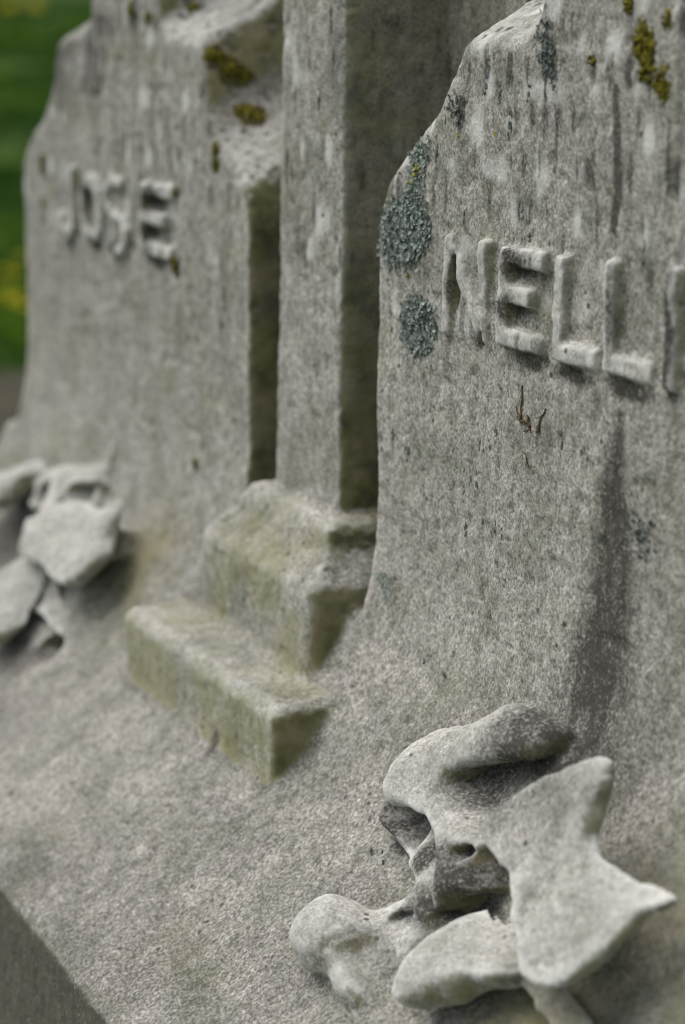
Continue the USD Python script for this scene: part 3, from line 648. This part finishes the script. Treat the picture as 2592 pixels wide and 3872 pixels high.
def growth(name, key, count, size, label, cat, mat, group=None):
    s = smooth_poly(G[key]); v, f = flakes(s, count, size, hash(key) % 997 if False else sum(map(ord, key)))
    c, _ = on_face(s.centroid.x, s.centroid.y)
    t = thing(name, c[0] + OFF, label, cat, group)
    raw_mesh(str(t.GetPath()) + '/thallus', v - c[0], f, None, mat)
    return t
growth('lichen_patch', 'lich1', 1700, .0018, 'large round grey-green leafy lichen on the left edge of the NELLIE tablet', 'lichen', lichen_mat)
growth('lichen_patch', 'lich1b', 260, .0017, 'narrow grey lichen strip just above the large round lichen', 'lichen', lichen_mat)
growth('lichen_patch', 'lich2', 850, .0017, 'second grey-green leafy lichen, left of the worn letter N', 'lichen', lichen_mat)
growth('lichen_patch', 'lich3', 170, .0017, 'long dark grey lichen high under the neck of the NELLIE tablet', 'lichen', crumb_mat)
growth('lichen_patch', 'lich4', 60, .0016, 'small dark lichen near the sloping shoulder edge of the NELLIE tablet', 'lichen', crumb_mat)
growth('lichen_patch', 'lich5', 80, .0015, 'thin scattered grey lichen low where the NELLIE tablet flares out', 'lichen', lichen_mat)
growth('lichen_patch', 'lich6', 60, .0016, 'small dark lichen beside the long black stain', 'lichen', crumb_mat)

def blob_cluster(centres, radii, seed, spikes=0, spike=.0015):
    r = np.random.default_rng(seed); ms = []
    for c, rad in zip(centres, radii):
        b = trimesh.creation.icosphere(1, 1.0)
        d = 1 + .35 * (meshkit.fbm(b.vertices * 2.2 + seed, 3, seed) - .5)
        b.vertices = b.vertices * d[:, None] * np.array(rad) + c
        ms.append(b)
        if spikes:
            for _ in range(int(spikes)):
                n = r.normal(size=3); n /= np.linalg.norm(n); n[1] = -abs(n[1])
                p = np.array(c) + n * np.array(rad) * .95
                q = trimesh.creation.cone(spike * .28, spike * r.uniform(.7, 1.4), sections=3)
                q.apply_transform(trimesh.geometry.align_vectors([0, 0, 1], n + r.normal(0, .3, 3))); q.apply_translation(p); ms.append(q)
    return trimesh.util.concatenate(ms)

MOSS = [(0, 'broad olive moss cushion at the upper right of the NELLIE tablet', [(0, 0, 10), (3, -8, 8), (-3, 7, 6)]),
        (1, 'round olive moss cushion, lowest and rightmost on the NELLIE tablet', [(0, 0, 9), (1, -5, 7)]),
        (2, 'small moss dot left of the broad cushion on the NELLIE tablet', [(0, 0, 3)]),
        (3, 'moss fleck near the top edge above the broad cushion', [(0, 0, 4)]),
        (4, 'moss tuft at the top right corner of the NELLIE tablet', [(0, 0, 6)]),
        (5, 'dark olive moss clump on the right shoulder of the JOSE tablet', [(-6, 9, 7), (4, 0, 8), (12, -4, 6)]),
        (7, 'yellowish moss clump below the dark one on the JOSE tablet shoulder', [(0, 0, 8), (-7, 4, 6), (5, -3, 6)]),
        (8, 'upright moss fleck at the lower shoulder corner of the JOSE tablet', [(0, 4, 5), (0, -5, 5)]),
        (9, 'moss fleck at the top left of the JOSE tablet neck', [(0, 0, 5)]),
        (10, 'moss fleck near the ledge on the JOSE tablet neck', [(0, 0, 5)]),
        (11, 'moss fleck at the middle of the JOSE tablet neck', [(0, 0, 4.5)]),
        (12, 'tiny moss dot right of the top of the letter E of JOSE', [(0, 0, 3)]),
        (13, 'bright moss tuft hanging at the foot of the letter E of JOSE', [(0, 2, 4), (0, -4, 4)]),
        (14, 'moss fleck near the left edge of the JOSE tablet, the upper one', [(0, 3, 5), (0, -4, 4)]),
        (15, 'moss fleck near the left edge of the JOSE tablet, the lower one', [(0, 0, 5)]),
        (16, 'single green moss dot low on the JOSE tablet near the column base', [(0, 0, 3)])]
for i, label, parts in MOSS:
    c = G['moss3'][i]; e_ = .002
    n = np.array([(sdf(*(c[None] + d_).T) - sdf(*(c[None] - d_).T))[0] for d_ in np.eye(3) * e_]); n /= np.linalg.norm(n) + 1e-9
    u_ = np.cross(n, [0, 0, 1.0]); u_ /= np.linalg.norm(u_) + 1e-9; u_ = u_ if u_[0] > 0 else -u_; w_ = np.cross(u_, n); w_ = w_ if w_[2] > 0 else -w_
    cs = [u_ * a / 1000 + w_ * b / 1000 for a, b, _ in parts]
    r = np.random.default_rng(60 + i); sub, rad_ = [], []
    for cc_, (*_, R_) in zip(cs, parts):
        sub.append(cc_); rad_.append(tuple(R_ * (.00022 + .0006 * (1 - np.abs(n)))))
        for _ in range(int(50 * (R_ / 6) ** 2) + 6):
            a_, q_ = r.uniform(0, 6.283), math.sqrt(r.random()); q_ *= .72 + .5 * abs(math.sin(a_ * 1.5 + i)); dx_, dz_ = q_ * math.cos(a_), q_ * math.sin(a_)
            sub.append(cc_ + u_ * dx_ * R_ * .00105 + w_ * dz_ * R_ * .00105 + n * R_ * .00030 * (1 - q_ * q_)); e_ = r.uniform(.0005, .0012)
            rad_.append((e_, e_ * .9, e_))
    mb = blob_cluster(sub, rad_, 60 + i)
    t = thing('moss_cushion', c + OFF, label, 'moss')
    raw_mesh(str(t.GetPath()) + '/cushion', mb.vertices, mb.faces, None, moss_mat)
YEL = [(0, 'yellow lichen spot on the grey lichen strip, the upper one'), (1, 'yellow lichen spot at the foot of the grey lichen strip'), (3, 'single yellow lichen dot in the middle of the NELLIE tablet above the letter E'), (4, 'yellow lichen dot just under the large round lichen'), (5, 'yellow lichen dot by the sloping shoulder of the NELLIE tablet')]
for i, label in YEL:
    g = G['yel'][i]; c, n = on_face(g[0], g[1]); r = np.random.default_rng(90 + i); k = 7 if i < 2 else 3
    cs = [(r.normal(0, .0026), -.0006, r.normal(0, .0032)) for _ in range(k)] if i < 2 else [(r.normal(0, .0006), -.0004, r.normal(0, .0008)) for _ in range(k)]
    mb = blob_cluster(cs, [(.0011, .0006, .0011)] * k if i < 2 else [(.0007, .0004, .0007)] * k, 30 + i)
    t = thing('yellow_lichen', c[0] + OFF, label, 'lichen'); raw_mesh(str(t.GetPath()) + '/thallus', mb.vertices, mb.faces, None, yellow_mat)
bx = G['Rbud'][0]
yb = None
for (gx, gz, label) in ((bx[0] - .018, bx[1] + .000, 'yellow lichen tuft on the left side of the carved bud'),):
    zz = gz; ys = np.linspace(-.17, -.08, 400); dd = sdf(np.full(400, gx), ys, np.full(400, zz)); y0 = ys[np.argmax(dd < 0)]
    mb = blob_cluster([(0, 0, 0), (.001, 0, .0016), (-.0008, .0004, -.0012)], [(.0016, .0012, .0016)] * 3, 77)
    t = thing('yellow_lichen', np.array([gx, y0, zz]) + OFF, label, 'lichen'); raw_mesh(str(t.GetPath()) + '/thallus', mb.vertices, mb.faces, None, yellow_mat)

# tiny dark crumbs, one mesh per kind, the rest references
crumbs = []
sp = G['specks']; cc, nn = on_face(sp[:, 0], sp[:, 1])
def crumb_words(x, z):
    if x < -.15: return 'tiny dark lichen crumb on the column or its base', 'crumbs on the column'
    if z > .03: return 'tiny dark lichen crumb above the letters of the NELLIE tablet', 'crumbs above the NELLIE letters'
    if z > -.13: return 'tiny dark lichen crumb on the bare face below the letters of the NELLIE tablet', 'crumbs below the NELLIE letters'
    return 'tiny dark lichen crumb low down where the NELLIE tablet flares into the base', 'crumbs on the flared foot'
for i, (c, g) in enumerate(zip(cc, sp)):
    r = np.random.default_rng(200 + i)
    if i < 5:
        k = r.integers(6, 11)
        mb = blob_cluster([(r.normal(0, .0005), -.0001, r.normal(0, .0018)) for _ in range(k)], [(r.uniform(.0003, .0006), .0003, r.uniform(.0005, .0012)) for _ in range(k)], 120 + i)
        t = thing('lichen_crumb', c + OFF, crumb_words(*g)[0], 'lichen', crumb_words(*g)[1])
        raw_mesh(str(t.GetPath()) + '/crumb', mb.vertices, mb.faces, None, crumb_mat); crumbs.append(t)
    else:
        t = thing('lichen_crumb', c + OFF, crumb_words(*g)[0], 'lichen', crumb_words(*g)[1])
        t.GetReferences().AddInternalReference(crumbs[i % 5].GetPath())
        x = UsdGeom.Xformable(t); x.ClearXformOpOrder(); x.AddTranslateOp().Set(Gf.Vec3d(*map(float, c + OFF))); s = float(r.uniform(.5, 1.5)); x.AddScaleOp().Set(Gf.Vec3f(s, s, s * float(r.uniform(.8, 1.5))))
        t.SetInstanceable(True)

# dry climbing rootlets still gripping the stone under the letter E
def tube(pts, r0, r1):
    pts = np.array(pts); ms = []
    for a, b in zip(pts[:-1], pts[1:]):
        ms.append(trimesh.creation.cylinder(radius=(r0 + r1) / 2, segment=[a, b], sections=6))
    return trimesh.util.concatenate(ms)
ROOTS = [([0, 1, 2], .0006, 'longest dry brown rootlet hanging under the letter E'), ([2, 3, 4], .0006, 'short crooked rootlet at the foot of the longest one'), ([3, 5], .0005, 'tiny rootlet stub between the longest rootlet and the right one'), ([6, 7, 8], .0005, 'slanting dry rootlet to the right of the longest one'), ([9, 10, 2], .0004, 'thin rootlet joining the longest one from the left'), ([11, 12], .0004, 'single fine rootlet lower down on the bare stone')]
for ids, rad, label in ROOTS:
    g = G['root'][ids]; r = np.random.default_rng(ids[0] + 5)
    t_ = np.linspace(0, 1, 12); xs = np.interp(t_, np.linspace(0, 1, len(g)), g[:, 0]) + r.normal(0, .0004, 12); zs = np.interp(t_, np.linspace(0, 1, len(g)), g[:, 1]) + r.normal(0, .0003, 12)
    p, _ = on_face(xs, zs, .0003); c = p[-1].copy()
    mb = tube(p - c, rad, rad * .6)
    for k in (3, 6, 9):
        q = p[k] - c; s = tube([q, q + np.array([r.normal(0, .0022), -.0003, -.002])], rad * .5, rad * .4); mb = trimesh.util.concatenate([mb, s])
    t = thing('dry_rootlet', c + OFF, label, 'rootlet'); raw_mesh(str(t.GetPath()) + '/stem', mb.vertices, mb.faces, None, root_mat)

# ---------------------------------------------------------------- the churchyard behind
def ground_h(x, y):
    d = np.hypot(x, y); far = np.clip(d - 4, 0, 60)
    return .10 * far * np.clip(far / 4, 0, 1) + .05 * (meshkit.noise(np.stack([x * .5, y * .5, x * 0], -1), 71) - .5) * np.clip(d - 1.5, 0, 1)
ang = np.linspace(0, 2 * np.pi, 97)[:-1]; rad = np.r_[0.0, np.geomspace(.4, 160, 60)]
gx = (rad[:, None] * np.cos(ang)).ravel(); gy = (rad[:, None] * np.sin(ang)).ravel()
gv = np.stack([gx, gy, ground_h(gx, gy)], -1); nr, na = len(rad), len(ang)
gf = np.array([[i * na + j, (i + 1) * na + j, (i + 1) * na + (j + 1) % na, i * na + (j + 1) % na] for i in range(nr - 1) for j in range(na)])
tag(raw_mesh('/World/ground', gv, gf, vnormals(gv, gf), lawn_mat), kind='structure')
# bare soil strip round the stone
sx, sy = np.meshgrid(np.linspace(-3.9, .6, 60), np.linspace(-.75, 1.5, 60))
s_in = smooth_poly([(-1.5, -.45), (-.3, -.42), (.5, -.4), (.55, .4), (-.4, .6), (-1.2, 1.2), (-2.4, 1.35), (-3.5, 1.3), (-3.75, .8), (-3.4, .25), (-2.2, -.1)])
poly = s_in; from shapely import contains_xy
sv = np.stack([sx.ravel(), sy.ravel(), ground_h(sx.ravel(), sy.ravel()) + .006 + .012 * meshkit.fbm(np.stack([sx.ravel() * 9, sy.ravel() * 9, sx.ravel() * 0], -1), 3, 5)], -1)
ins = contains_xy(poly, sx.ravel(), sy.ravel())
qf = np.array([[i * 60 + j, i * 60 + j + 1, (i + 1) * 60 + j + 1, (i + 1) * 60 + j] for i in range(59) for j in range(59)])
qf = qf[ins[qf].all(1)]; u_ = np.unique(qf); back_ = np.zeros(len(sv), int); back_[u_] = np.arange(len(u_)); sv, qf = sv[u_], back_[qf]
tag(raw_mesh('/World/soil', sv, qf, vnormals(sv, qf), soil_mat), kind='structure')

def blades(n, seed, hgt, spread):
    r = np.random.default_rng(seed); V, F = [], []
    for i in range(n):
        a = r.uniform(0, 6.283); u = np.array([math.cos(a), math.sin(a), 0]); w = np.array([-u[1], u[0], 0]) * .0022
        b = np.array([r.normal(0, spread), r.normal(0, spread), 0]); h = hgt * r.uniform(.5, 1.1); le = h * r.uniform(.1, .7)
        o = len(V)
        V += [b - w, b + w, b + u * le * .3 + [0, 0, h * .6] - w * .8, b + u * le * .3 + [0, 0, h * .6] + w * .8, b + u * le + [0, 0, h]]
        F += [[o, o + 1, o + 3], [o, o + 3, o + 2], [o + 2, o + 3, o + 4]]
    return np.array(V), np.array(F)
pi = UsdGeom.PointInstancer.Define(stage, '/World/grass'); tag(pi.GetPrim(), 'short green lawn grass blurred behind the stone', 'grass', kind='stuff')
for k in range(3):
    v, f = blades(60, 300 + k, .055, .035); raw_mesh(f'/World/grass/tuft_{k:03d}', v, f, None, grass_mat)
pi.CreatePrototypesRel().SetTargets([Sdf.Path(f'/World/grass/tuft_{k:03d}') for k in range(3)])
N = 9000; r = np.random.default_rng(12)
d = 1.0 + 13 * r.random(N) ** .8; a = np.radians(r.uniform(112, 200, N)); px_, py_ = d * np.cos(a) + .3, d * np.sin(a)
ok = ~contains_xy(s_in.buffer(.03), px_, py_) & ~((px_ > -.9) & (px_ < .45) & (py_ < .25)); px_, py_ = px_[ok], py_[ok]
pi.CreatePositionsAttr(Vt.Vec3fArray.FromNumpy(np.stack([px_, py_, ground_h(px_, py_)], -1).astype(np.float32)))
pi.CreateProtoIndicesAttr(Vt.IntArray.FromNumpy((np.arange(len(px_)) % 3).astype(np.int32)))
an = r.uniform(0, 6.283, len(px_))
pi.CreateOrientationsAttr(Vt.QuathArray([Gf.Quath(float(math.cos(q / 2)), 0.0, 0.0, float(math.sin(q / 2))) for q in an]))
sc = r.uniform(.6, 1.3, len(px_)); pi.CreateScalesAttr(Vt.Vec3fArray.FromNumpy(np.stack([sc] * 3, -1).astype(np.float32)))

# dandelions
def dandelion(seed, s=1.0):
    r = np.random.default_rng(seed); V, F = [], []
    for ring, (n, le, el) in enumerate(((20, .019, .25), (16, .015, .7), (10, .009, 1.1))):
        for i in range(n):
            a = 6.283 * (i + r.uniform(-.2, .2)) / n; u = np.array([math.cos(a) * math.cos(el), math.sin(a) * math.cos(el), math.sin(el)]); w = np.array([-math.sin(a), math.cos(a), 0]) * .0022
            o = len(V); V += [-w * .5, w * .5, u * le + w, u * le - w]; F += [[o, o + 1, o + 2, o + 3]]
    return np.array(V) * s, np.array(F)
FLOW = [((-10.593, 2.897, 0.787), 2.0, 'yellow dandelion of the left blurred spot at the top left corner'),
    ((-10.393, 2.861, 0.768), 2.0, 'yellow dandelion of the left blurred spot at the top left corner'),
    ((-10.808, 2.981, 0.807), 2.0, 'yellow dandelion of the left blurred spot at the top left corner'),
    ((-10.443, 2.843, 0.772), 2.0, 'yellow dandelion of the left blurred spot at the top left corner'),
    ((-10.647, 2.947, 0.792), 2.0, 'yellow dandelion of the left blurred spot at the top left corner'),
    ((-10.702, 3.076, 0.799), 2.0, 'yellow dandelion of the right blurred spot at the top left corner'),
    ((-10.542, 3.055, 0.785), 2.0, 'yellow dandelion of the right blurred spot at the top left corner'),
    ((-10.93, 3.161, 0.82), 2.0, 'yellow dandelion of the right blurred spot at the top left corner'),
    ((-10.441, 3.014, 0.776), 2.0, 'yellow dandelion of the right blurred spot at the top left corner'),
    ((-10.594, 3.033, 0.789), 2.0, 'yellow dandelion of the right blurred spot at the top left corner'),
    ((-8.716, 2.309, 0.574), 0.9, 'faint dandelion at the left picture edge below the two bright spots'),
    ((-5.101, 1.3, 0.105), 1.0, 'dandelion in the yellow-green clump beside the left edge of the JOSE tablet'),
    ((-4.804, 1.188, 0.09), 1.0, 'dandelion in the yellow-green clump beside the left edge of the JOSE tablet'),
    ((-4.881, 1.188, 0.094), 1.0, 'dandelion in the yellow-green clump beside the left edge of the JOSE tablet'),
    ((-4.357, 1.044, 0.075), 1.0, 'dandelion in the yellow-green clump beside the left edge of the JOSE tablet'),
    ((-4.509, 1.07, 0.079), 1.0, 'dandelion in the yellow-green clump beside the left edge of the JOSE tablet'),
    ((-4.428, 1.084, 0.077), 1.0, 'dandelion in the yellow-green clump beside the left edge of the JOSE tablet'),
    ((-4.262, 1.049, 0.073), 1.0, 'dandelion in the yellow-green clump beside the left edge of the JOSE tablet')]
first = None
for i, (p, s, label) in enumerate(FLOW):
    p = np.array(p); p[2] = ground_h(p[:1], p[1:2])[0]
    t = thing('dandelion', p, label, 'dandelion', 'dandelions in the yellow-green clump' if 'clump' in label else 'dandelions of the left spot' if 'left blurred' in label else 'dandelions of the right spot' if 'right blurred' in label else None); tp = str(t.GetPath()); h = .09 * s
    st = trimesh.creation.cylinder(.0018, segment=[[0, 0, 0], [.004, 0, h]], sections=6); raw_mesh(tp + '/stalk', st.vertices, st.faces, None, grass_mat)
    v, f = dandelion(400 + i, s); raw_mesh(tp + '/flower_head', v + [.004, 0, h], f, None, petal_mat)
    lv, lf = blades(9, 500 + i, .05, .01); lv[:, :2] *= 2.2; raw_mesh(tp + '/leaf', lv, lf, None, leaf_mat)
